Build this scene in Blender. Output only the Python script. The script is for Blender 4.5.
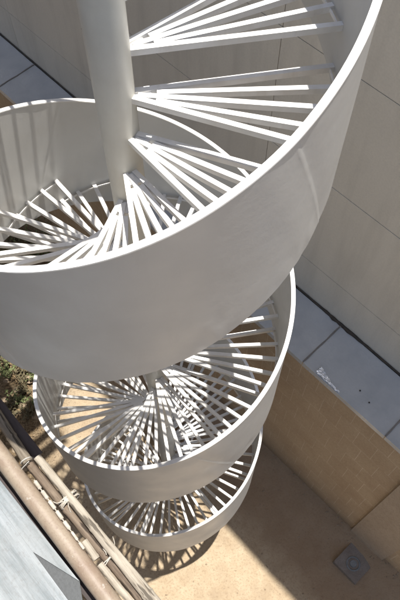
import bpy, bmesh, math, random
from mathutils import Vector, Matrix, noise
R = math.radians
random.seed(7)
scene = bpy.context.scene
for o in list(bpy.data.objects): bpy.data.objects.remove(o)
COL = scene.collection

# ------------------------------------------------------------------ camera
cam_d = bpy.data.cameras.new('camera'); cam = bpy.data.objects.new('camera', cam_d); COL.objects.link(cam)
cam.location = (0.3725, -2.1946, 1.2414)
cam.rotation_euler = (R(90 - 61.05), 0, R(0.0))
cam_d.sensor_fit = 'VERTICAL'; cam_d.sensor_height = 36; cam_d.sensor_width = 24
cam_d.lens = 36 * 666.16 / 600
cam_d.clip_start = 0.05; cam_d.clip_end = 600
scene.camera = cam

# ------------------------------------------------------------------ light
AZ, EL = R(22.0), R(80.7)            # where the sun stands (azimuth from +X towards +Y)
w = bpy.data.worlds.new('World'); scene.world = w; w.use_nodes = True
nt = w.node_tree; nt.nodes.clear()
sky = nt.nodes.new('ShaderNodeTexSky'); sky.sky_type = 'NISHITA'; sky.sun_disc = False
sky.sun_elevation = EL; sky.sun_rotation = R(90) - AZ; sky.dust_density = 1.5
bg = nt.nodes.new('ShaderNodeBackground'); bg.inputs[1].default_value = 0.12
wo = nt.nodes.new('ShaderNodeOutputWorld')
nt.links.new(sky.outputs[0], bg.inputs[0]); nt.links.new(bg.outputs[0], wo.inputs[0])
sd = bpy.data.lights.new('sun', 'SUN'); sd.energy = 5.0; sd.angle = R(0.53); sd.color = (1.0, 0.965, 0.91)
sun = bpy.data.objects.new('sun', sd); COL.objects.link(sun)
dvec = Vector((math.cos(EL)*math.cos(AZ), math.cos(EL)*math.sin(AZ), math.sin(EL)))
sun.rotation_euler = dvec.to_track_quat('Z', 'Y').to_euler(); sun.location = (3, 3, 12)
vs = scene.view_settings; vs.view_transform = 'Standard'; vs.look = 'None'; vs.gamma = 1
vs.use_curve_mapping = False; vs.exposure = 0.5

# ------------------------------------------------------------------ frames
WA = R(-46.6)
T = Vector((math.cos(WA), math.sin(WA), 0)); N = Vector((-T.y, T.x, 0))   # along / into the wall
def tn(t, n, z): return T*t + N*n + Vector((0, 0, z))
GZ = -8.2

# ------------------------------------------------------------------ materials
def mat(name, col, rough=0.6, metal=0.0, spec=0.5):
    m = bpy.data.materials.new(name); m.use_nodes = True
    b = m.node_tree.nodes['Principled BSDF']
    b.inputs['Base Color'].default_value = (*col, 1); b.inputs['Roughness'].default_value = rough
    b.inputs['Metallic'].default_value = metal; b.inputs['Specular IOR Level'].default_value = spec
    return m, m.node_tree, b
def nd(t, typ, **kw):
    n = t.nodes.new(typ)
    for k, v in kw.items():
        if k in n.inputs.keys(): n.inputs[k].default_value = v
        else: setattr(n, k, v)
    return n
def coords(t, scale=(1, 1, 1), kind='Object', rot=(0, 0, 0)):
    tc = t.nodes.new('ShaderNodeTexCoord'); mp = t.nodes.new('ShaderNodeMapping')
    mp.inputs['Scale'].default_value = scale; mp.inputs['Rotation'].default_value = rot
    t.links.new(tc.outputs[kind], mp.inputs[0]); return mp.outputs[0]
def nz(t, vec, scale, detail=5, rough=0.6):
    n = t.nodes.new('ShaderNodeTexNoise'); n.inputs['Scale'].default_value = scale
    n.inputs['Detail'].default_value = detail; n.inputs['Roughness'].default_value = rough
    t.links.new(vec, n.inputs['Vector']); return n.outputs['Fac']
def ramp(t, fac, stops):
    r = t.nodes.new('ShaderNodeValToRGB'); e = r.color_ramp.elements
    while len(e) < len(stops): e.new(0.5)
    for i, (p, c) in enumerate(stops):
        e[i].position = p; e[i].color = (*c, 1) if len(c) == 3 else c
    t.links.new(fac, r.inputs[0]); return r.outputs[0]
def mix(t, fac, a, b, typ='MIX'):
    m = t.nodes.new('ShaderNodeMix'); m.data_type = 'RGBA'; m.blend_type = typ
    for k, v in ((0, fac), (6, a), (7, b)):
        if hasattr(v, 'is_linked') or isinstance(v, bpy.types.NodeSocket): t.links.new(v, m.inputs[k])
        else: m.inputs[k].default_value = v if k == 0 else (*v, 1)
    return m.outputs[2]
def bump(t, b, h, strength=0.2, dist=0.01):
    n = t.nodes.new('ShaderNodeBump'); n.inputs['Strength'].default_value = strength
    n.inputs['Distance'].default_value = dist; t.links.new(h, n.inputs['Height'])
    t.links.new(n.outputs[0], b.inputs['Normal'])
def mathn(t, op, a, b=None, c=None):
    n = t.nodes.new('ShaderNodeMath'); n.operation = op
    for i, v in enumerate((a, b, c)):
        if v is None: continue
        if isinstance(v, bpy.types.NodeSocket): t.links.new(v, n.inputs[i])
        else: n.inputs[i].default_value = v
    return n.outputs[0]

def white_paint(name, base, dirt, amount=0.5):
    m, t, b = mat(name, base, 0.42)
    v = coords(t); vs_ = coords(t, (1, 1, 0.18))
    a = nz(t, v, 3.0, 6); st = nz(t, vs_, 14, 5); f = nz(t, v, 90, 3)
    c = mix(t, ramp(t, a, [(0.38, (0, 0, 0)), (0.75, (amount,)*3)]), base, dirt)
    c = mix(t, ramp(t, st, [(0.55, (0, 0, 0)), (0.8, (amount*0.6,)*3)]), c, dirt)
    t.links.new(c, b.inputs['Base Color'])
    t.links.new(ramp(t, a, [(0.3, (0.34,)*3), (0.8, (0.6,)*3)]), b.inputs['Roughness'])
    bump(t, b, mathn(t, 'ADD', a, mathn(t, 'MULTIPLY', f, 0.06)), 0.25, 0.012)
    return m
M = {}
M['band'] = white_paint('white_paint_sheet', (0.56, 0.555, 0.53), (0.47, 0.455, 0.42), 0.4)
M['bars'] = white_paint('white_paint_bars', (0.82, 0.81, 0.785), (0.52, 0.47, 0.39), 0.6)
M['column'] = white_paint('cream_paint_column', (0.60, 0.585, 0.525), (0.44, 0.405, 0.345), 0.45)

def plaster(name, base, alt, jz=(), jt=()):
    m, t, b = mat(name, base, 0.85, spec=0.3)
    v = coords(t); vs_ = coords(t, (1, 1, 0.12))
    a = nz(t, v, 0.9, 8, 0.65); st = nz(t, vs_, 5, 6); f = nz(t, v, 60, 4)
    c = mix(t, ramp(t, a, [(0.35, (0, 0, 0)), (0.7, (0.8,)*3)]), base, alt)
    c = mix(t, ramp(t, st, [(0.48, (0, 0, 0)), (0.74, (0.42,)*3)]), c, tuple(x*0.66 for x in base))
    c = mix(t, ramp(t, f, [(0.35, (0.12,)*3), (0.6, (0, 0, 0))]), c, tuple(x*0.5 for x in base))
    t.links.new(c, b.inputs['Base Color']); bump(t, b, f, 0.3, 0.004); return m
M['plaster'] = plaster('beige_render', (0.73, 0.69, 0.605), (0.65, 0.615, 0.54))
M['sky_block_wall'] = plaster('grey_render', (0.30, 0.31, 0.33), (0.25, 0.255, 0.27))
M['joint'] = mat('dark_joint', (0.16, 0.15, 0.135), 0.9)[0]
M['roof_screed'] = plaster('roof_screed', (0.34, 0.33, 0.31), (0.25, 0.24, 0.22))

def tiles():
    m, t, b = mat('tan_block_wall', (0.42, 0.27, 0.15), 0.8, spec=0.3)
    v = coords(t, rot=(R(90), 0, 0))
    # wall objects carry their own frame: x along, y into, z up
    sp = nd(t, 'ShaderNodeSeparateXYZ'); tc = nd(t, 'ShaderNodeTexCoord'); t.links.new(tc.outputs['Object'], sp.inputs[0])
    cb = nd(t, 'ShaderNodeCombineXYZ'); t.links.new(sp.outputs[0], cb.inputs[0]); t.links.new(sp.outputs[2], cb.inputs[1])
    br = nd(t, 'ShaderNodeTexBrick'); br.inputs['Scale'].default_value = 1.0
    br.inputs['Brick Width'].default_value = 0.24; br.inputs['Row Height'].default_value = 0.36
    br.inputs['Mortar Size'].default_value = 0.005; br.inputs['Mortar Smooth'].default_value = 0.6
    br.inputs['Color1'].default_value = (0.47, 0.365, 0.25, 1); br.inputs['Color2'].default_value = (0.445, 0.34, 0.23, 1)
    br.inputs['Mortar'].default_value = (0.60, 0.50, 0.38, 1)
    t.links.new(cb.outputs[0], br.inputs['Vector'])
    a = nz(t, tc.outputs['Object'], 2.2, 7); f = nz(t, tc.outputs['Object'], 45, 4); g = nz(t, tc.outputs['Object'], 0.8, 4)
    c = mix(t, ramp(t, a, [(0.4, (0, 0, 0)), (0.68, (0.7,)*3)]), br.outputs['Color'], (0.36, 0.26, 0.17))
    c = mix(t, ramp(t, g, [(0.45, (0, 0, 0)), (0.7, (0.5,)*3)]), c, (0.47, 0.37, 0.26))
    c = mix(t, ramp(t, f, [(0.3, (0.25,)*3), (0.6, (0, 0, 0))]), c, (0.14, 0.09, 0.05))
    # splashed soil stain in the lowest courses
    z = mathn(t, 'ADD', sp.outputs[2], mathn(t, 'MULTIPLY', a, 0.5))
    c = mix(t, ramp(t, z, [(0.22, (0.7,)*3), (0.55, (0, 0, 0))]), c, (0.20, 0.14, 0.09))
    t.links.new(c, b.inputs['Base Color']); bump(t, b, mathn(t, 'ADD', f, mathn(t, 'MULTIPLY', br.outputs['Fac'], -0.4)), 0.35, 0.004)
    return m
M['tiles'] = tiles()
def simple(name, base, alt, scale=4, fine=60, rough=0.7, metal=0.0, bs=0.3, bd=0.004, stretch=(1, 1, 1), lo=0.35, hi=0.7):
    m, t, b = mat(name, base, rough, metal)
    v = coords(t, stretch); a = nz(t, v, scale, 7, 0.65); f = nz(t, v, fine, 4)
    c = mix(t, ramp(t, a, [(lo, (0, 0, 0)), (hi, (1, 1, 1))]), base, alt)
    c = mix(t, ramp(t, f, [(0.3, (0.35,)*3), (0.55, (0, 0, 0))]), c, tuple(x*0.45 for x in alt))
    t.links.new(c, b.inputs['Base Color']); bump(t, b, mathn(t, 'ADD', mathn(t, 'MULTIPLY', a, 0.6), f), bs, bd); return m
M['pier'] = simple('grey_render_pier', (0.40, 0.325, 0.25), (0.34, 0.27, 0.20), 3, 40, 0.85)
def flashing():
    m, t, b = mat('blue_grey_flashing', (0.27, 0.30, 0.34), 0.42, 0.0)
    v = coords(t); a = nz(t, v, 3.5, 7); f = nz(t, v, 40, 5); l = nz(t, v, 13, 3)
    c = mix(t, ramp(t, a, [(0.35, (0, 0, 0)), (0.7, (1, 1, 1))]), (0.50, 0.505, 0.50), (0.40, 0.41, 0.415))
    c = mix(t, ramp(t, l, [(0.60, (0, 0, 0)), (0.75, (0.5,)*3)]), c, (0.50, 0.51, 0.51))
    c = mix(t, ramp(t, f, [(0.22, (0.35,)*3), (0.34, (0, 0, 0))]), c, (0.2, 0.19, 0.18))
    t.links.new(c, b.inputs['Base Color'])
    t.links.new(ramp(t, a, [(0.3, (0.22,)*3), (0.7, (0.42,)*3)]), b.inputs['Roughness'])
    bump(t, b, mathn(t, 'ADD', l, mathn(t, 'MULTIPLY', f, 0.1)), 0.35, 0.01); return m
M['flash'] = flashing()
M['seam'] = simple('sealant', (0.25, 0.225, 0.20), (0.17, 0.15, 0.13), 20, 80)
M['glare_smear'] = simple('glare_smear', (0.80, 0.84, 0.88), (0.52, 0.56, 0.60), 34, 90, 0.25)  # pale tone for the ledge glare, unused
M['glare'] = simple('glare_scrap', (0.85, 0.87, 0.9), (0.6, 0.63, 0.66), 30, 90, 0.28, metal=0.7)  # bright tone for the sun glare on the ledge
M['tar'] = simple('tar_sealant', (0.035, 0.03, 0.026), (0.09, 0.07, 0.05), 9, 60, 0.8, bs=0.6, bd=0.01)
M['sheet'] = None
def sheetmat():
    m, t, b = mat('weathered_sheet', (0.42, 0.45, 0.47), 0.5, 0.0)
    tc = nd(t, 'ShaderNodeTexCoord'); mp = nd(t, 'ShaderNodeMapping'); mp.inputs['Rotation'].default_value = (0, 0, R(18)); mp.inputs['Scale'].default_value = (0.7, 9, 1)
    t.links.new(tc.outputs['Object'], mp.inputs[0]); s = nz(t, mp.outputs[0], 1.6, 7, 0.7)
    a = nz(t, tc.outputs['Object'], 2.0, 6); f = nz(t, tc.outputs['Object'], 50, 4)
    c = mix(t, ramp(t, s, [(0.36, (0, 0, 0)), (0.72, (1, 1, 1))]), (0.14, 0.165, 0.175), (0.36, 0.385, 0.40))
    c = mix(t, ramp(t, a, [(0.42, (0, 0, 0)), (0.7, (0.6,)*3)]), c, (0.24, 0.25, 0.245))
    c = mix(t, ramp(t, f, [(0.3, (0.3,)*3), (0.5, (0, 0, 0))]), c, (0.13, 0.12, 0.11))
    t.links.new(c, b.inputs['Base Color']); bump(t, b, s, 0.3, 0.01); return m
M['sheet'] = sheetmat()
M['scrub'] = simple('dry_scrub_leaf', (0.10, 0.085, 0.045), (0.19, 0.155, 0.085), 12, 90, 0.8)
M['sheet_shaded'] = simple('shaded_grey_sheet', (0.072, 0.077, 0.08), (0.055, 0.06, 0.062), 3, 60, 0.6)  # dark tone stands for shade in the gap between the roof sheets
def timber(name, light, dark, worn, fibre=26, blot=6):
    m, t, b = mat(name, light, 0.75, spec=0.3)
    a = nz(t, coords(t, (0.06, 1, 1)), fibre*2.2, 6, 0.7); g = nz(t, coords(t, (0.5, 1, 1)), blot, 6, 0.7); f = nz(t, coords(t), 150, 3); k = nz(t, coords(t, (0.12, 1, 1)), fibre, 3)
    c = mix(t, ramp(t, g, [(0.36, (0, 0, 0)), (0.66, (1, 1, 1))]), light, worn)
    c = mix(t, ramp(t, a, [(0.42, (0, 0, 0)), (0.66, (0.8,)*3)]), c, dark)
    c = mix(t, ramp(t, k, [(0.60, (0, 0, 0)), (0.66, (0.85,)*3)]), c, tuple(x*0.35 for x in dark))
    t.links.new(c, b.inputs['Base Color']); bump(t, b, mathn(t, 'ADD', a, mathn(t, 'MULTIPLY', f, 0.3)), 0.6, 0.004); return m
def pipe_mat():
    m, t, b = mat('rusty_painted_pipe', (0.38, 0.3, 0.24), 0.5)
    g = nz(t, coords(t, (0.6, 1, 1)), 9, 7, 0.7); f = nz(t, coords(t), 70, 5, 0.7); h = nz(t, coords(t, (1, 1, 1)), 28, 4)
    c = mix(t, ramp(t, g, [(0.38, (0, 0, 0)), (0.62, (1, 1, 1))]), (0.32, 0.26, 0.195), (0.25, 0.185, 0.135))
    c = mix(t, ramp(t, f, [(0.52, (0, 0, 0)), (0.70, (0.6,)*3)]), c, (0.19, 0.13, 0.095))
    c = mix(t, ramp(t, h, [(0.66, (0, 0, 0)), (0.71, (0.9,)*3)]), c, (0.42, 0.38, 0.33))
    t.links.new(c, b.inputs['Base Color']); bump(t, b, mathn(t, 'ADD', g, f), 0.3, 0.003); return m
M['pipe'] = pipe_mat()
M['bamboo_grey'] = timber('grey_bamboo', (0.19, 0.16, 0.12), (0.09, 0.07, 0.05), (0.27, 0.23, 0.18))
M['bamboo_pale'] = timber('pale_split_bamboo', (0.45, 0.405, 0.33), (0.22, 0.18, 0.135), (0.34, 0.30, 0.24))
M['bamboo_brown'] = timber('brown_bamboo', (0.15, 0.11, 0.08), (0.065, 0.045, 0.032), (0.23, 0.18, 0.13))
M['dark_wood'] = simple('dark_board', (0.075, 0.06, 0.06), (0.05, 0.04, 0.036), 5, 60, 0.8, stretch=(0.2, 1, 1))
M['rope'] = simple('rope', (0.56, 0.52, 0.45), (0.38, 0.33, 0.26), 30, 120, 0.9)
M['wire'] = simple('pale_wire', (0.5, 0.48, 0.43), (0.35, 0.33, 0.3), 30, 120, 0.5)
M['leaf'] = simple('weed_leaf', (0.13, 0.175, 0.06), (0.20, 0.20, 0.09), 12, 90, 0.6)
M['leaf_dry'] = simple('dry_leaf', (0.26, 0.18, 0.09), (0.15, 0.10, 0.055), 12, 90, 0.8)
M['stone'] = simple('rubble_stone', (0.36, 0.28, 0.19), (0.24, 0.175, 0.115), 9, 60, 0.9, bs=0.6, bd=0.01)
M['concrete'] = simple('drain_concrete', (0.25, 0.22, 0.19), (0.19, 0.155, 0.125), 5, 60, 0.85)
M['cast_iron'] = simple('drain_cover', (0.22, 0.235, 0.24), (0.14, 0.15, 0.15), 10, 90, 0.55)
def soil():
    m, t, b = mat('sandy_ground', (0.40, 0.31, 0.21), 0.95, spec=0.2)
    v = coords(t); a = nz(t, v, 0.7, 8, 0.7); c1 = nz(t, v, 5, 8, 0.7); f = nz(t, v, 38, 5, 0.7); g = nz(t, v, 150, 3)
    c = mix(t, ramp(t, c1, [(0.35, (0, 0, 0)), (0.68, (1, 1, 1))]), (0.48, 0.385, 0.265), (0.395, 0.30, 0.195))
    c = mix(t, ramp(t, f, [(0.30, (0.7,)*3), (0.5, (0, 0, 0))]), c, (0.25, 0.175, 0.11))
    c = mix(t, ramp(t, g, [(0.60, (0, 0, 0)), (0.72, (0.5,)*3)]), c, (0.52, 0.46, 0.36))
    pt = nz(t, v, 1.9, 7, 0.65)
    c = mix(t, ramp(t, pt, [(0.50, (0, 0, 0)), (0.66, (0.45,)*3)]), c, (0.30, 0.225, 0.15))
    # loose dark soil far left, damp soil at the wall foot; shade painted into both
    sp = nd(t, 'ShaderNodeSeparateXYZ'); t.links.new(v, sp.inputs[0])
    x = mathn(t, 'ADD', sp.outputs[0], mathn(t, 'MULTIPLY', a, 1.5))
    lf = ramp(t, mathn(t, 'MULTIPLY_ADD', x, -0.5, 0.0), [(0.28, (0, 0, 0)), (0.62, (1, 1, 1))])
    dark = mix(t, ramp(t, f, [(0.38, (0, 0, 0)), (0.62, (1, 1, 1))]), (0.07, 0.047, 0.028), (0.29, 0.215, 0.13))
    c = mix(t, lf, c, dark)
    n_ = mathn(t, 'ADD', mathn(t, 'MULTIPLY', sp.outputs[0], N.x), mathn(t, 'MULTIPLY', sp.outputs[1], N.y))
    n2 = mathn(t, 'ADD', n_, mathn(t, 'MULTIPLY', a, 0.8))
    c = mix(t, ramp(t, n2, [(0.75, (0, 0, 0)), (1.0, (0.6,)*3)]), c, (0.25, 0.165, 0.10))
    t.links.new(c, b.inputs['Base Color'])
    bump(t, b, mathn(t, 'ADD', mathn(t, 'ADD', c1, mathn(t, 'MULTIPLY', f, 0.6)), mathn(t, 'MULTIPLY', g, 0.12)), 0.6, 0.02); return m
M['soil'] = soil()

# ------------------------------------------------------------------ helpers
def obj(name, bm, m, parent=None, smooth=False, angle=None):
    me = bpy.data.meshes.new(name)
    bmesh.ops.recalc_face_normals(bm, faces=bm.faces)
    bm.to_mesh(me); bm.free()
    for mm in (m if isinstance(m, (list, tuple)) else [m]): me.materials.append(mm)
    if smooth:
        for p in me.polygons: p.use_smooth = True
        if angle: me.set_sharp_from_angle(angle=R(angle))
    o = bpy.data.objects.new(name, me); COL.objects.link(o)
    if parent: o.parent = parent
    return o
def tag(o, label, cat, group=None, kind=None):
    if label: o['label'] = label
    if cat: o['category'] = cat
    if group: o['group'] = group
    if kind: o['kind'] = kind
    return o
def thing(name, label, cat, loc=(0, 0, 0), rz=0, group=None):
    o = bpy.data.objects.new(name, None); COL.objects.link(o); o.location = loc; o.rotation_euler = (0, 0, rz)
    o.empty_display_size = 0.1
    return tag(o, label, cat, group)
def box(bm, x0, x1, y0, y1, z0, z1, mtx=None, mi=0):
    vs_ = [bm.verts.new(Vector(p)) for p in ((x0,y0,z0),(x1,y0,z0),(x1,y1,z0),(x0,y1,z0),(x0,y0,z1),(x1,y0,z1),(x1,y1,z1),(x0,y1,z1))]
    if mtx is not None:
        for v in vs_: v.co = mtx @ v.co
    out = []
    for f in ((0,3,2,1),(4,5,6,7),(0,1,5,4),(1,2,6,5),(2,3,7,6),(3,0,4,7)):
        fc = bm.faces.new([vs_[i] for i in f]); fc.material_index = mi; out.append(fc)
    return vs_, out
def tube(bm, pts, rads, seg=14, cap=True, squash=1.0):
    rings = []
    for i, p in enumerate(pts):
        p = Vector(p); a = Vector(pts[max(i-1, 0)]); b = Vector(pts[min(i+1, len(pts)-1)]); d = (b-a).normalized()
        u = d.cross(Vector((0, 0, 1)));  u = u.normalized() if u.length > 1e-4 else Vector((1, 0, 0)); v = u.cross(d)
        rings.append([bm.verts.new(p + (u*math.cos(k*2*math.pi/seg) + v*math.sin(k*2*math.pi/seg)*squash)*rads[i]) for k in range(seg)])
    for a, b in zip(rings, rings[1:]):
        for k in range(seg): bm.faces.new((a[k], a[(k+1) % seg], b[(k+1) % seg], b[k]))
    if cap: bm.faces.new(rings[0][::-1]); bm.faces.new(rings[-1])
    return rings

# ================================================================== GROUND
def ground_h(x, y):
    p = Vector((x, y, 0)); t = p.dot(T); n = p.dot(N)
    h = 0.05*noise.noise(p*0.7) + 0.022*noise.noise(p*2.7 + Vector((3, 1, 0)))
    rough = max(0, min(1, (-1.0 - x)/0.8)); h += rough*(0.07*noise.noise(p*3.1) + 0.035*noise.noise(p*8))
    bank = max(0, 1 - abs(1.45 - n)/0.5) if n < 1.45 else 1
    h += bank*(0.02 + 0.085*max(0, t - 0.3) if t < 3.3 else 0.27*bank)
    fade = max(0, 1 - max(0, p.length - 9)/6)
    return h*fade
bm = bmesh.new()
def axis_pts():
    a = [-300, -120, -50, -25, -14, -10]
    v = -8.0
    while v < 8.01:
        a.append(round(v, 3)); v += 0.09 if abs(v) < 4.6 else 0.3
    return a + [10, 14, 25, 50, 120, 300]
ax = axis_pts(); grid = []
for x in ax:
    grid.append([bm.verts.new((x, y, ground_h(x, y))) for y in ax])
for i in range(len(ax)-1):
    for j in range(len(ax)-1): bm.faces.new((grid[i][j], grid[i+1][j], grid[i+1][j+1], grid[i][j+1]))
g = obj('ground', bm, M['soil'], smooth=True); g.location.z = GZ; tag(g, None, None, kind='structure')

# ================================================================== BUILDINGS
WZ = R(-46.6)
base = (0, 0, GZ)
hb = 11.45                                        # parapet height over the yard
bld = thing('building', 'tall beige rendered building wall with scored panel joints rising behind the blue grey ledge', 'building', base, WZ)
bm = bmesh.new()
jz = [3.90, 5.07, 6.22, 7.38, 8.54, 9.70, 10.86]; jt = [-9.3, -7.15, -5.0, -2.83, -0.66, 1.51, 3.68, 5.85]
G = 0.0038
# rendered panels proud of a recessed dark backing, small real grooves between them
zs = [0.0] + jz + [hb]; ts = [-12.0] + jt + [8.0]
for i in range(len(ts)-1):
    for k in range(len(zs)-1):
        off = 0.0
        x0 = ts[i] + (G if i else 0); x1 = ts[i+1] - (G if i < len(ts)-2 else 0)
        z0 = zs[k] + (G if k else -0.3); z1 = zs[k+1] - (G if k < len(zs)-2 else 0)
        if k == 0: z0 = -0.3
        vs_, fs = box(bm, x0, x1, 1.95 + random.uniform(0, 0.002), 2.05, z0, z1)
wall = obj('wall', bm, M['plaster'], bld)
bm = bmesh.new(); box(bm, -12, 8, 1.960, 2.048, -0.3, hb-0.01); obj('joint_backing', bm, M['joint'], bld)
bm = bmesh.new(); box(bm, -11.99, 7.99, 2.0501, 9.0, -0.3, hb-0.35); obj('roof_slab', bm, M['roof_screed'], bld)
bm = bmesh.new(); box(bm, -12.02, 8.02, 1.93, 2.16, hb+0.001, hb+0.06); obj('parapet_coping', bm, M['plaster'], bld)
c_ = bmesh.new()
cv = [c_.verts.new((-3.34 + 0.028*math.cos(i*0.6283)*(1+0.3*math.sin(i*2.1)), 1.9485, 4.60 + 0.035*math.sin(i*0.6283)*(1+0.3*math.cos(i*1.3)))) for i in range(10)]
c_.faces.new(cv); obj('rust_stain', c_, M['bamboo_brown'], bld)

ann = thing('block_wall', 'tan block wall with faint pale joints running below the blue grey metal ledge', 'wall', base, WZ)
LZ = 3.285
bm = bmesh.new(); box(bm, -12, 8, 1.38, 1.925, -0.3, LZ); obj('wall', bm, M['tiles'], ann)
bm = bmesh.new(); vs_, fs = box(bm, 2.06, 2.585, 1.345, 1.379, -0.3, LZ-0.004)
bmesh.ops.bevel(bm, geom=bm.edges[:], offset=0.004, segments=2); obj('pier', bm, M['pier'], ann)
led = thing('metal_ledge', 'blue grey sheet metal ledge with cross seams capping the tan block wall', 'ledge', base, WZ)
random.seed(3)
seams = [-11.99] + [0.61 + 1.05*k for k in range(-11, 7)] + [7.99]
for i in range(len(seams)-1):
    a, b = seams[i], seams[i+1]
    bm = bmesh.new(); nx, ny = 14, 8; gr = []
    for ix in range(nx+1):
        row = []
        for iy in range(ny+1):
            x = a + 0.004 + (b-a-0.008)*ix/nx; y = 1.352 + (1.925-1.352)*iy/ny
            z = LZ + 0.022 + 0.02*iy/ny + 0.006*noise.noise(Vector((x*3, y*4, i*5.1))) + 0.005*noise.noise(Vector((x*9, y*9, 2)))
            row.append(bm.verts.new((x, y, z)))
        gr.append(row)
    for ix in range(nx):
        for iy in range(ny): bm.faces.new((gr[ix][iy], gr[ix+1][iy], gr[ix+1][iy+1], gr[ix][iy+1]))
    # folded drip edge
    low = [bm.verts.new((v[0].co.x, 1.350 + 0.003*noise.noise(Vector((v[0].co.x*7, 0, 0))), LZ - 0.045 + 0.004*noise.noise(Vector((v[0].co.x*5, 1, 0))))) for v in gr]
    for ix in range(nx): bm.faces.new((gr[ix][0], gr[ix+1][0], low[ix+1], low[ix]))
    p_ = obj('flashing_panel', bm, M['flash'], led, smooth=True, angle=40)
    if i:
        bm = bmesh.new(); pts = [(a + 0.0015*math.sin(j*1.7+i), 1.355 + 0.57*j/8, LZ + 0.028 + 0.02*j/8 + 0.004*math.sin(j)) for j in range(9)]
        tube(bm, pts, [0.0085 + 0.0015*math.sin(j*2.3+i) for j in range(9)], 8, squash=0.45); obj('seam', bm, M['seam'], p_)
# crumpled bright scrap standing in for the sun glare at the lip
bm = bmesh.new(); gr = []
for ix in range(31):
    u_ = ix/30; row = []
    wid = 0.075*(1 - u_)**1.5 + 0.014 + 0.012*noise.noise(Vector((u_*9, 3, 0)))
    for iy in range(13):
        v_ = iy/12; x = 0.77 + 0.30*u_ + 0.012*noise.noise(Vector((v_*6, u_*5, 8))); y = 1.362 + 0.01*noise.noise(Vector((u_*11, 9, 0))) + wid*v_
        row.append(bm.verts.new((x, y, LZ + 0.030 + 0.02*(y-1.352)/0.57 + 0.009*abs(noise.noise(Vector((x*38, y*38, 1)))) + 0.004*abs(noise.noise(Vector((x*90, y*90, 4)))))))
    gr.append(row)
for ix in range(30):
    for iy in range(12): bm.faces.new((gr[ix][iy], gr[ix+1][iy], gr[ix+1][iy+1], gr[ix][iy+1]))
obj('glare_scrap', bm, M['glare'], led)
# irregular tar line where the ledge meets the tall wall
bm = bmesh.new(); pts = []; rr = []
x = -11.9
while x < 7.9:
    k = noise.noise(Vector((x*2.3, 4, 0))); k2 = noise.noise(Vector((x*11, 7, 0)))
    big = max(0, 1 - abs(x - 0.62)/0.55)
    pts.append((x, 1.937 + 0.006*k2, LZ + 0.05 + 0.006*k)); rr.append(0.008 + 0.006*abs(k) + 0.007*abs(k2) + big*0.012*(0.4+1.4*abs(k2))); x += 0.05
tube(bm, pts, rr, 8); obj('tar_line', bm, M['tar'], led, smooth=True)
for (a, b) in ((1.2, 1.53), (1.34, 1.50)):
    bm = bmesh.new(); bmesh.ops.create_cone(bm, cap_ends=True, segments=10, radius1=0.009, radius2=0.005, depth=0.010,
        matrix=Matrix.Translation((a, b, LZ + 0.037 + 0.02*(b-1.352)/0.57))); obj('screw', bm, M['tar'], led)

# the viewer's own building: unseen wall added to block sky on the near side
own = thing('building', 'unseen grey building wall added behind the grey awning to block sky light', 'building', base, WZ)
bm = bmesh.new(); box(bm, -12, 4.2, -3.6, -2.75, -0.3, 11); obj('wall', bm, M['sky_block_wall'], own)

# ================================================================== SPIRAL STAIRCASE
RISE = 2.629/12; STEP = 30.0; ZA = -0.632; LEAD = 10.0; H = 2.629; HB = 1.013
K0, K1 = -4, 34
st = thing('spiral_staircase', 'white steel spiral staircase with solid curved side sheet and slatted fan treads', 'staircase', (0, 0, 0))
def rim_z(th): return H*th/360.0
TH_TOP = 92.0; TH_END = LEAD - STEP*K1 + 2
# side sheet (one continuous helical plate)
bm = bmesh.new(); NZ = 22; prev = None; th = TH_TOP
def th0_(th): return int(round((th+48)/96))*3.7
def band_r(th, f):
    z = rim_z(th) - f*HB; a = R(th)
    q = Vector((math.cos(a)*2.2, math.sin(a)*2.2, z*1.4))
    q2 = Vector((math.cos(a)*5, math.sin(a)*5, z*3.5 + 9))
    edge = 0.4 + 0.6*f
    # panel seams pull the sheet in slightly every 96 degrees
    s = ((th - SKEW*f + 48 + 48) % 96) - 48; sd_ = s; s = abs(s)
    rip = 0.0
    for c0, wd_ in ((-37, 7), (-66, 8), (-398, 8), (-430, 5), (-770, 7)):
        g_ = math.exp(-((th - c0)/wd_)**2)
        if g_ > 0.01: rip += g_*0.011*max(0, (f - 0.72)/0.28)*(1 - 0.6*max(0, (f-0.9)/0.1))*noise.noise(Vector((th*0.28, f*5, c0)))
    return 1.009 + 0.0045*noise.noise(q)*edge + 0.0018*noise.noise(q2)*edge + (0.0007 + 0.0030*noise.noise(Vector((0, f*14, th0_(th)))))*math.exp(-(s/0.45)**2) - 0.0032*math.exp(-(s/4.0)**2)*(1 if sd_ > 0 else 0.35) + 0.0015*math.exp(-((sd_+7)/4)**2) + rip
SKEW = 22.0                                       # the sheets are cut square to the slope
def row(th):
    out = []; inn = []
    for j in range(NZ+1):
        f = j/NZ; t2 = th + SKEW*f; a = R(t2); z = max(rim_z(t2) - f*HB - (0.001 if j == 0 else 0), GZ + 0.02 - 0.0005*j)
        r_ = band_r(t2, f)
        out.append(bm.verts.new((r_*math.cos(a), r_*math.sin(a), z)))
        inn.append(bm.verts.new(((r_-0.026)*math.cos(a), (r_-0.026)*math.sin(a), z)))
    return out, inn
first = None
while th >= TH_END:
    cur = row(th)
    if prev:
        for j in range(NZ):
            bm.faces.new((prev[0][j], prev[0][j+1], cur[0][j+1], cur[0][j])); bm.faces.new((prev[1][j+1], prev[1][j], cur[1][j], cur[1][j+1]))
        bm.faces.new((prev[0][NZ], prev[1][NZ], cur[1][NZ], cur[0][NZ])); bm.faces.new((prev[0][0], cur[0][0], cur[1][0], prev[1][0]))
    else: first = cur
    prev = cur; th -= 0.5
for e in (first, prev):
    bm.faces.new(e[0] + e[1][::-1])
band = obj('side_sheet', bm, M['band'], st, smooth=True, angle=35)
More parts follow.
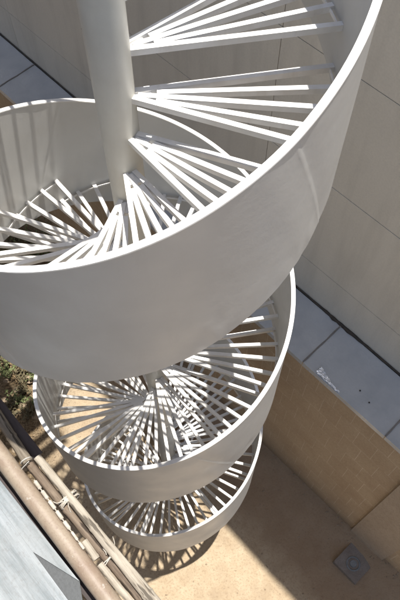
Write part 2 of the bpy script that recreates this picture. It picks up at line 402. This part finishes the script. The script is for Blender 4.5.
# flat cap rail on top of the sheet
bm = bmesh.new(); prev = None; th = TH_TOP
while th >= TH_END - 0.01:
    a = R(th); z = rim_z(th); c, s = math.cos(a), math.sin(a)
    wob = 0.0015*noise.noise(Vector((c*4, s*4, z*3)))
    cur = [bm.verts.new((r_*c, r_*s, z + dz)) for r_, dz in ((0.981+wob, 0.0), (0.982+wob, 0.006), (1.0105+wob, 0.006), (1.0115+wob, 0.0))]
    if prev:
        for j in range(4): bm.faces.new((prev[j], prev[(j+1) % 4], cur[(j+1) % 4], cur[j]))
    else: bm.faces.new(cur)
    prev = cur; th -= 2.0
bm.faces.new(prev[::-1]); obj('cap_rail', bm, M['bars'], band, smooth=True, angle=30)
# column
bm = bmesh.new(); bmesh.ops.create_cone(bm, cap_ends=True, segments=64, radius1=0.0905, radius2=0.0905, depth=2.0 - GZ + 0.1,
    matrix=Matrix.Translation((0, 0, (2.0 + GZ - 0.1)/2)))
colm = obj('central_column', bm, M['column'], st, smooth=True, angle=40)
for zc in (-2.2, -5.2):
    bm = bmesh.new(); pts = [(0.0905*math.cos(i/48*6.2832), 0.0905*math.sin(i/48*6.2832), zc) for i in range(49)]
    tube(bm, pts, [0.0025]*49, 6); obj('weld_ring', bm, M['column'], colm, smooth=True)
# one tread mesh per step: fan of flat bars, small variations
random.seed(21)
BW, BH = 0.0265, 0.030
def tread_mesh():
    bm = bmesh.new()
    for j in range(5):
        ang = R(7.5*j + random.uniform(-0.35, 0.35)); r0 = (0.088, 0.19, 0.105, 0.185, 0.088)[j]; r1 = 0.9845
        wd = BW*random.uniform(0.95, 1.05); dz = random.uniform(-0.0015, 0.0015)
        off = -0.012
        mt = Matrix.Rotation(ang, 4, 'Z') @ Matrix.Translation((0, (-0.004, off, off, off, -0.0075)[j], 0))
        vs_, fs = box(bm, r0, r1, -wd/2, wd/2, -BH, dz, mt)
    bmesh.ops.bevel(bm, geom=bm.edges[:], offset=0.0022, segments=1)
    return bm
def strip_mesh():
    bm = bmesh.new(); prev = None
    for i in range(11):
        a = R(-0.8 + 31.6*i/10); c, s = math.cos(a), math.sin(a)
        cur = [bm.verts.new((r_*c, r_*s, z)) for r_, z in ((0.962, -0.024), (0.962, -0.008), (0.967, -0.008), (0.967, -0.024))]
        if prev:
            for q in range(4): bm.faces.new((prev[q], prev[(q+1) % 4], cur[(q+1) % 4], cur[q]))
        else: bm.faces.new(cur)
        prev = cur
    bm.faces.new(prev[::-1]); return bm
def plate_mesh():                                  # little web plate tying bars together at the column
    bm = bmesh.new(); n = 8; top = []; bot = []
    pr = [(0.086, -1), (0.150, -1)] 
    for r_, sgn in ((0.088, 1), (0.16, -1)):
        for i in range(n+1):
            a = R(30*(i if sgn > 0 else n-i)/n); top.append((r_*math.cos(a), r_*math.sin(a)))
    vt = [bm.verts.new((x, y, -0.010)) for x, y in top]; vb = [bm.verts.new((x, y, -0.026)) for x, y in top]
    bm.faces.new(vt); bm.faces.new(vb[::-1])
    for i in range(len(vt)): bm.faces.new((vt[i], vb[i], vb[(i+1) % len(vt)], vt[(i+1) % len(vt)]))
    for (a0_, a1_) in ((-4, 5), (25, 34)):
        pts = [(0.0925*math.cos(R(a_)), 0.0925*math.sin(R(a_)), -0.031 + 0.002*math.sin(a_*3)) for a_ in [a0_ + (a1_-a0_)*q/8 for q in range(9)]]
        tube(bm, pts, [0.004]*9, 6)
    return bm
variants = []
for k in range(4):
    o = obj('tread', tread_mesh(), M['bars'], st); variants.append(o)
strip0 = obj('outer_strip', strip_mesh(), M['bars'], variants[0], smooth=True, angle=30)
plate0 = obj('web_plate', plate_mesh(), M['bars'], variants[0])
for i, k in enumerate(range(K0, K1+1)):
    if i < 4: o = variants[i]
    else: o = variants[(k*7) % 4].copy(); COL.objects.link(o); o.parent = st
    o.location = (0, 0, ZA - RISE*k); o.rotation_euler = (0, 0, R(LEAD - STEP*k))
    for src in (strip0, plate0):
        if i == 0: continue
        d = src.copy(); COL.objects.link(d); d.parent = o
# slatted deck added out of view at the stair top, shading the left soil
gw = thing('shade_gangway', 'unseen boarded deck added at the stair top to shade the left soil', 'shade caster', (0, 0, 0), WZ)
zt = ZA - RISE*K0 + 0.0; rg = random.Random(4)
bm = bmesh.new(); x = -1.06
while x > -5.2:
    wd = rg.uniform(0.10, 0.42); box(bm, x - wd, x, -0.50 + rg.uniform(0, .16), 0.62 - rg.uniform(0, .1), zt - 0.03, zt)
    x -= wd + rg.choice((0.02, 0.05, 0.10, 0.16))
obj('slats', bm, M['bars'], gw)
for n_ in (-0.48, 0.60):
    bm = bmesh.new(); box(bm, -5.2, -1.04, n_ - 0.02, n_ + 0.02, zt - 0.13, zt - 0.032); obj('beam', bm, M['bars'], gw)
    bm = bmesh.new(); box(bm, -5.1, -5.02, n_ - 0.04, n_ + 0.04, GZ - 0.2, zt - 0.132); obj('post', bm, M['bars'], gw)

# ================================================================== DRAIN
dr = thing('drain_cover', 'small grey square drain slab with round ringed cover at the foot of the wall pier', 'drain', (*tn(2.36, 1.03, GZ + 0.045).to_2d(), GZ + 0.12), WZ)
dr.location = tn(2.36, 1.06, GZ + 0.065); dr.scale = (0.86, 0.86, 0.86)
bm = bmesh.new(); box(bm, -0.22, 0.22, -0.19, 0.24, -0.2, 0.02); bmesh.ops.bevel(bm, geom=bm.edges[:], offset=0.015, segments=2)
for v in bm.verts: v.co += Vector((0.012*noise.noise(v.co*9), 0.012*noise.noise(v.co*9 + Vector((5, 0, 0))), 0))
obj('slab', bm, M['concrete'], dr)
bm = bmesh.new(); pts = [(0.098*math.cos(i/40*6.2832), 0.098*math.sin(i/40*6.2832), 0.024) for i in range(41)]; tube(bm, pts, [0.013]*41, 8, squash=0.6)
obj('ring', bm, M['cast_iron'], dr, smooth=True)
bm = bmesh.new(); bmesh.ops.create_cone(bm, cap_ends=True, segments=32, radius1=0.055, radius2=0.05, depth=0.02, matrix=Matrix.Translation((0, 0, 0.03)))
obj('lid', bm, M['cast_iron'], dr)

# ================================================================== AWNING, PIPE, POLES at the near left
aw = thing('awning', 'weathered grey sheet roof of a low awning in the near lower left corner', 'awning', tn(0, 0, GZ), WZ)
AZ_ = -2.80 - GZ                                   # sheet height above the yard
def slab(name, pts, z, m, parent, thick=0.006, slope=0.0, wav=0.004, seed=0):
    """a sheet cut to an outline given in the wall frame (t, n)"""
    bm = bmesh.new(); top = [bm.verts.new((t, n, z + slope*(n + 1.4))) for t, n in pts]
    f = bm.faces.new(top); ext = bmesh.ops.extrude_face_region(bm, geom=[f])
    for v in ext['geom']:
        if isinstance(v, bmesh.types.BMVert): v.co.z -= thick
    return obj(name, bm, m, parent)
def px(x, y, z):
    """a point on the photo, at height z, in the wall frame"""
    f = 666.16; p = R(61.05); d = Vector((0, math.cos(p), -math.sin(p))); u = Vector((0, math.sin(p), math.cos(p)))
    v = d + Vector((1, 0, 0))*((x-200)/f) - u*((y-300)/f); C = Vector(cam.location); P = C + v*((z - C.z)/v.z)
    return (P.dot(T), P.dot(N))
zS = -2.80
s1 = [px(-70, 390.5, zS), px(-70, 415, zS), px(33, 552, zS), px(79, 581, zS), px(31, 520, zS)]
s2 = [px(-70, 415, zS), px(-70, 760, zS), px(100, 760, zS), px(97, 640, zS), px(68, 600, zS), px(33, 552, zS)]
s3 = [px(20, 540, zS), px(32, 545, zS), px(60, 562, zS), px(79, 580, zS), px(83, 606, zS), px(92, 660, zS), px(60, 660, zS)]
slab('roof_sheet', s1, AZ_, M['sheet'], aw, 0.008)
slab('roof_sheet', s2, AZ_ + 0.012, M['sheet'], aw, 0.008, slope=0.02)
t0 = px(-80, 520, zS)[0]
slab('under_sheet', s3, AZ_ - 0.014, M['sheet_shaded'], aw, 0.006)
for t_ in (t0 - 0.3, 0.6, 2.3):
    for n_ in (-1.62, -2.66):
        bm = bmesh.new(); tube(bm, [(t_, n_, -0.2), (t_, n_, AZ_ - 0.26)], [0.04, 0.04], 12); obj('post', bm, M['bamboo_brown'], aw, smooth=True, angle=40)
for n_ in (-1.44, -1.62, -2.66):  # front dark beam added to stand for the shaded gap beside the pipe
    bm = bmesh.new(); box(bm, t0 - 0.6, 2.6, n_ - 0.03, n_ + 0.03, AZ_ - 0.26, AZ_ - 0.055 - (0.05 if n_ > -1.5 else 0)); obj('beam', bm, M['dark_wood'], aw)

def rod(name, a, b, za, zb, r0, m, label, cat, group=None, nodes=None, bendy=0.004, seg=18, flat=1.0, n=40, seed=0, taper=0.0):
    A = Vector((*px(*a, za), za)); B = Vector((*px(*b, zb), zb)); L = (B - A).length
    o_loc = tn(A.x, A.y, A.z); bm = bmesh.new(); pts = []; rr = []
    for i in range(n+1):
        s = i/n; x = s*L
        w1 = bendy*noise.noise(Vector((x*1.5 + seed, seed, 0))); w2 = bendy*noise.noise(Vector((x*1.5, seed + 7, 3)))
        k = 1 + 0.04*noise.noise(Vector((x*6, seed, 5)))
        if nodes:
            q = (x + seed*0.13) % nodes; q = min(q, nodes - q); k *= 1 + 0.13*math.exp(-(q/0.010)**2) - 0.03*math.exp(-(q/0.03)**2)
        pts.append((x, w1, w2)); rr.append(r0*k*(1 + taper*s*s))
    tube(bm, pts, rr, seg, squash=flat)
    o = obj(name, bm, m, smooth=True, angle=50)
    d = tn(B.x, B.y, B.z) - o_loc
    o.matrix_world = Matrix.Translation(o_loc) @ d.to_track_quat('X', 'Z').to_matrix().to_4x4()
    return tag(o, label, cat, group)
rod('pipe', (-60, 374.5), (142, 644), -2.735, -2.735, 0.0535, M['pipe'], 'thick rusty beige pipe lying along the edge of the grey awning', 'pipe', bendy=0.003, seg=32)
rod('bamboo_pole', (-42, 352), (28, 463), -2.72, -2.72, 0.0315, M['bamboo_grey'], 'grey brown bamboo pole ending at a wire tie beside the pipe', 'pole', 'poles lashed beside the pipe', nodes=0.42, n=140, seed=1)
rod('bamboo_pole', (27, 461), (170, 634), -2.76, -2.75, 0.029, M['bamboo_brown'], 'dark brown bamboo pole squeezed between the pipe and the pale split pole', 'pole', 'poles lashed beside the pipe', nodes=0.33, n=140, seed=2)
rod('bamboo_pole', (37, 457), (184, 640), -2.70, -2.70, 0.024, M['bamboo_pale'], 'long pale split bamboo pole nearest the staircase', 'pole', 'poles lashed beside the pipe', nodes=0.47, n=140, seed=3, flat=0.6, taper=0.75)
rod('bamboo_pole', (84, 541), (97, 559), -2.72, -2.725, 0.021, M['bamboo_pale'], 'short broken stub of pale pole above the gap beside the pipe', 'pole', 'poles lashed beside the pipe', nodes=0.21, n=60, seed=4, flat=0.6, seg=9, bendy=0.01)
rod('bamboo_pole', (100, 564), (160, 638), -2.72, -2.72, 0.021, M['bamboo_pale'], 'broken pale pole piece below the gap beside the lower end of the pipe', 'pole', 'poles lashed beside the pipe', nodes=0.21, n=120, seed=6, flat=0.6, seg=9, bendy=0.01)
rod('wooden_board', (-58, 332), (38, 456), -2.78, -2.78, 0.034, M['dark_wood'], 'dark board lying outside the grey brown bamboo pole', 'board', bendy=0.002, seg=8, flat=0.35, seed=5)
# lashings
def lashing(x, y, z, half, tall, turns, m, name, label, thick=0.006, jitter=0.010, seed=0, ends=3):
    random.seed(seed); c = px(x, y, z); th_ = thing(name, label, 'rope' if 'rope' in name else 'wire', tn(c[0], c[1], z), WZ)
    bm = bmesh.new()
    for k in range(turns):
        tl = random.uniform(-0.35, 0.35); ox = (k - turns/2)*thick*1.6; pts = []
        for i in range(29):
            a = i/28*6.2832
            pts.append((ox + tl*half*math.cos(a)*0.6 + jitter*0.2*random.random(), half*math.cos(a), tall*math.sin(a)))
        tube(bm, pts, [thick*random.uniform(0.8, 1.2) for _ in pts], 7)
    obj('coil', bm, m, th_, smooth=True)
    for e in range(ends):
        bm = bmesh.new(); p = Vector((random.uniform(-.03, .03), random.uniform(-half*0.6, half*0.6), tall)); pts = []
        dirv = Vector((random.uniform(-1, 1), random.uniform(-1, 1), 0)).normalized()
        for i in range(9):
            pts.append(tuple(p)); dirv = (dirv + Vector((random.uniform(-.5, .5), random.uniform(-.5, .5), random.uniform(-.5, .2)))).normalized(); p = p + dirv*0.014
        tube(bm, pts, [thick*0.8]*9, 6); obj('loose_end', bm, m, th_, smooth=True)
    return th_
lashing(26.5, 461, -2.72, 0.034, 0.034, 1, M['wire'], 'wire_tie', 'thin pale wire loop around the end of the grey bamboo pole', 0.004, 0.002, 2, 1)
lashing(69, 500, -2.735, 0.062, 0.045, 5, M['rope'], 'rope_lashing', 'knotted frayed rope binding the brown and pale poles beside the pipe', 0.0042, 0.02, 5, 5)
lashing(110, 560, -2.74, 0.06, 0.04, 2, M['rope'], 'rope_lashing', 'thin rope turn round the poles where the short pale pole is broken', 0.0035, 0.01, 9, 2)
# beading of pale cord running between pipe and poles
A = px(34, 480, -2.70); B = px(84, 549, -2.70); cord = thing('cord', 'pale pinched cord laid between the pipe and the bamboo poles', 'cord', tn(A[0], A[1], -2.70), WZ)
bm = bmesh.new(); L = math.hypot(B[0]-A[0], B[1]-A[1]); dx, dy = (B[0]-A[0])/L, (B[1]-A[1])/L; pts = []; rr = []
for i in range(321):
    s = i/320*L; ph = (s/0.075) % 1.0; e = min(ph, 1-ph); pts.append((dx*s, dy*s, 0.0)); rr.append(0.0035 + (0.0085 if s < 0.36 else 0.005)*min(1, max(0, (e-0.07)/0.07)))
tube(bm, pts, rr, 8); obj('strand', bm, M['rope'], cord, smooth=True)

# ================================================================== STONES, WEEDS, LITTER
random.seed(33)
def gz(x, y): return GZ + ground_h(x, y)
def stone(x, y, r, label):
    bm = bmesh.new(); bmesh.ops.create_icosphere(bm, subdivisions=2, radius=r)
    s = Vector((random.uniform(.8, 1.4), random.uniform(.7, 1.1), random.uniform(.45, .8))); sd_ = random.random()*50
    for v in bm.verts:
        k = 1 + 0.45*noise.noise(v.co/r*0.9 + Vector((sd_, 0, 0))); v.co = Vector((v.co.x*s.x, v.co.y*s.y, v.co.z*s.z))*k
    o = obj('stone', bm, M['stone']); o.location = (x, y, gz(x, y) + r*0.2); o.rotation_euler = (0, 0, random.random()*6)
    tag(o, label, 'stone', 'rubble stones on the dark soil left of the staircase')
for i in range(46):
    x = random.uniform(-3.1, -2.0); y = random.uniform(0.2, 3.0)
    stone(x, y, random.uniform(0.025, 0.10), 'tan rubble stone lying on the dark soil left of the staircase')
def weed(x, y, hgt, n, label, m, group='weeds in the yard'):
    t_ = thing('weed', label, 'plant', (x, y, gz(x, y)), random.random()*6, group)
    bm = bmesh.new(); bs = bmesh.new()
    for k in range(n):
        a = random.random()*6.283; tilt = random.uniform(0.15, 1.0); hh = hgt*random.uniform(0.5, 1.1)
        dirv = Vector((math.cos(a)*tilt, math.sin(a)*tilt, 1)).normalized(); p0 = Vector((random.uniform(-.04, .04), random.uniform(-.04, .04), 0))
        tip = p0 + dirv*hh; tube(bs, [tuple(p0), tuple(p0.lerp(tip, .5) + Vector((0, 0, 0.01))), tuple(tip)], [0.004, 0.003, 0.0015], 5)
        for l in range(9):
            s = 0.25 + 0.75*l/8; c = p0.lerp(tip, s); b = random.random()*6.283; lw = random.uniform(0.014, 0.030); ll = lw*random.uniform(1.6, 2.6)
            d = Vector((math.cos(b), math.sin(b), random.uniform(-.2, .7))).normalized(); sd2 = d.cross(Vector((0, 0, 1))).normalized()
            q = [c, c + d*ll*0.5 + sd2*lw*0.5, c + d*ll - Vector((0, 0, ll*0.25)), c + d*ll*0.5 - sd2*lw*0.5]
            bm.faces.new([bm.verts.new(v) for v in q])
    obj('leaves', bm, m, t_); obj('stems', bs, M['leaf_dry'], t_)
for (x, y, h, n) in ((-2.75, 4.05, .9, 34), (-2.35, 3.9, .9, 34), (-3.1, 3.6, .7, 26), (-2.0, 3.7, .6, 20), (-2.6, 3.4, .5, 20)):
    weed(x, y, h, n, 'leafy green weed growing on the shaded soil beyond the left side of the stairs', M['leaf'], 'green weeds beyond the stairs')
for (x, y, h, n) in ((-2.55, 1.75, .3, 20), (-2.35, 1.3, .28, 18), (-2.6, 2.15, .3, 20), (-2.15, 1.7, .22, 12), (-2.3, 2.3, .25, 14), (-2.75, 2.0, .32, 18), (-2.5, 2.5, .3, 18), (-2.05, 1.25, .2, 10), (-2.5, 1.0, .25, 14), (-1.95, 2.0, .2, 12)):
    weed(x, y, h, n, 'low olive weed among the rubble just left of the middle loop of the stairs', M['leaf'], 'low weeds among the rubble')
random.seed(77)
for q in range(16):
    x = random.uniform(-3.1, -2.05); y = random.uniform(0.75, 3.0)
    weed(x, y, random.uniform(.18, .34), 18, 'dry brown scrub clump among the rubble just left of the stairs', M['scrub'], 'dry scrub clumps left of the stairs')
for q in range(7):
    x = random.uniform(-3.3, -1.7); y = random.uniform(3.0, 4.2)
    weed(x, y, random.uniform(.3, .6), 22, 'dry scrub clump on the shaded ground beyond the left side of the stairs', M['scrub'], 'dry scrub clumps beyond the stairs')
bm = bmesh.new()
for k in range(2200):
    x = random.gauss(-2.1, 0.7); y = random.gauss(1.1, 1.4)
    if x > -1.95 or y > 3.4: continue
    z = gz(x, y) + random.uniform(0.006, 0.03); a = random.random()*6.283; l = random.uniform(0.02, 0.055); wd = l*random.uniform(.25, .5)
    d = Vector((math.cos(a), math.sin(a), random.uniform(-.3, .3))); s_ = Vector((-math.sin(a), math.cos(a), random.uniform(-.3, .3))); c = Vector((x, y, z))
    bm.faces.new([bm.verts.new(v) for v in (c - d*l, c + s_*wd, c + d*l, c - s_*wd)])
lit = obj('leaf_litter', bm, M['leaf_dry']); tag(lit, 'dry brown leaf litter scattered over the soil left of the stairs', 'leaf litter', kind='stuff')
bm = bmesh.new(); random.seed(5)
for k in range(700):
    t_ = random.uniform(-1.5, 3.2); n_ = random.uniform(-1.6, 1.35)
    n_ = n_ if k % 3 else 1.37 - abs(random.gauss(0, 0.07))
    P = tn(t_, n_, 0)
    r0 = random.choice([0.004, 0.005, 0.007, 0.007, 0.012]); z = gz(P.x, P.y) + r0*0.3
    bmesh.ops.create_icosphere(bm, subdivisions=1, radius=r0, matrix=Matrix.Translation((P.x, P.y, z)) @ Matrix.Diagonal((random.uniform(.7, 1.5), 1, .6, 1)))
gv = obj('gravel', bm, M['stone']); tag(gv, 'tiny loose pebbles scattered over the sandy yard ground', 'gravel', kind='stuff')
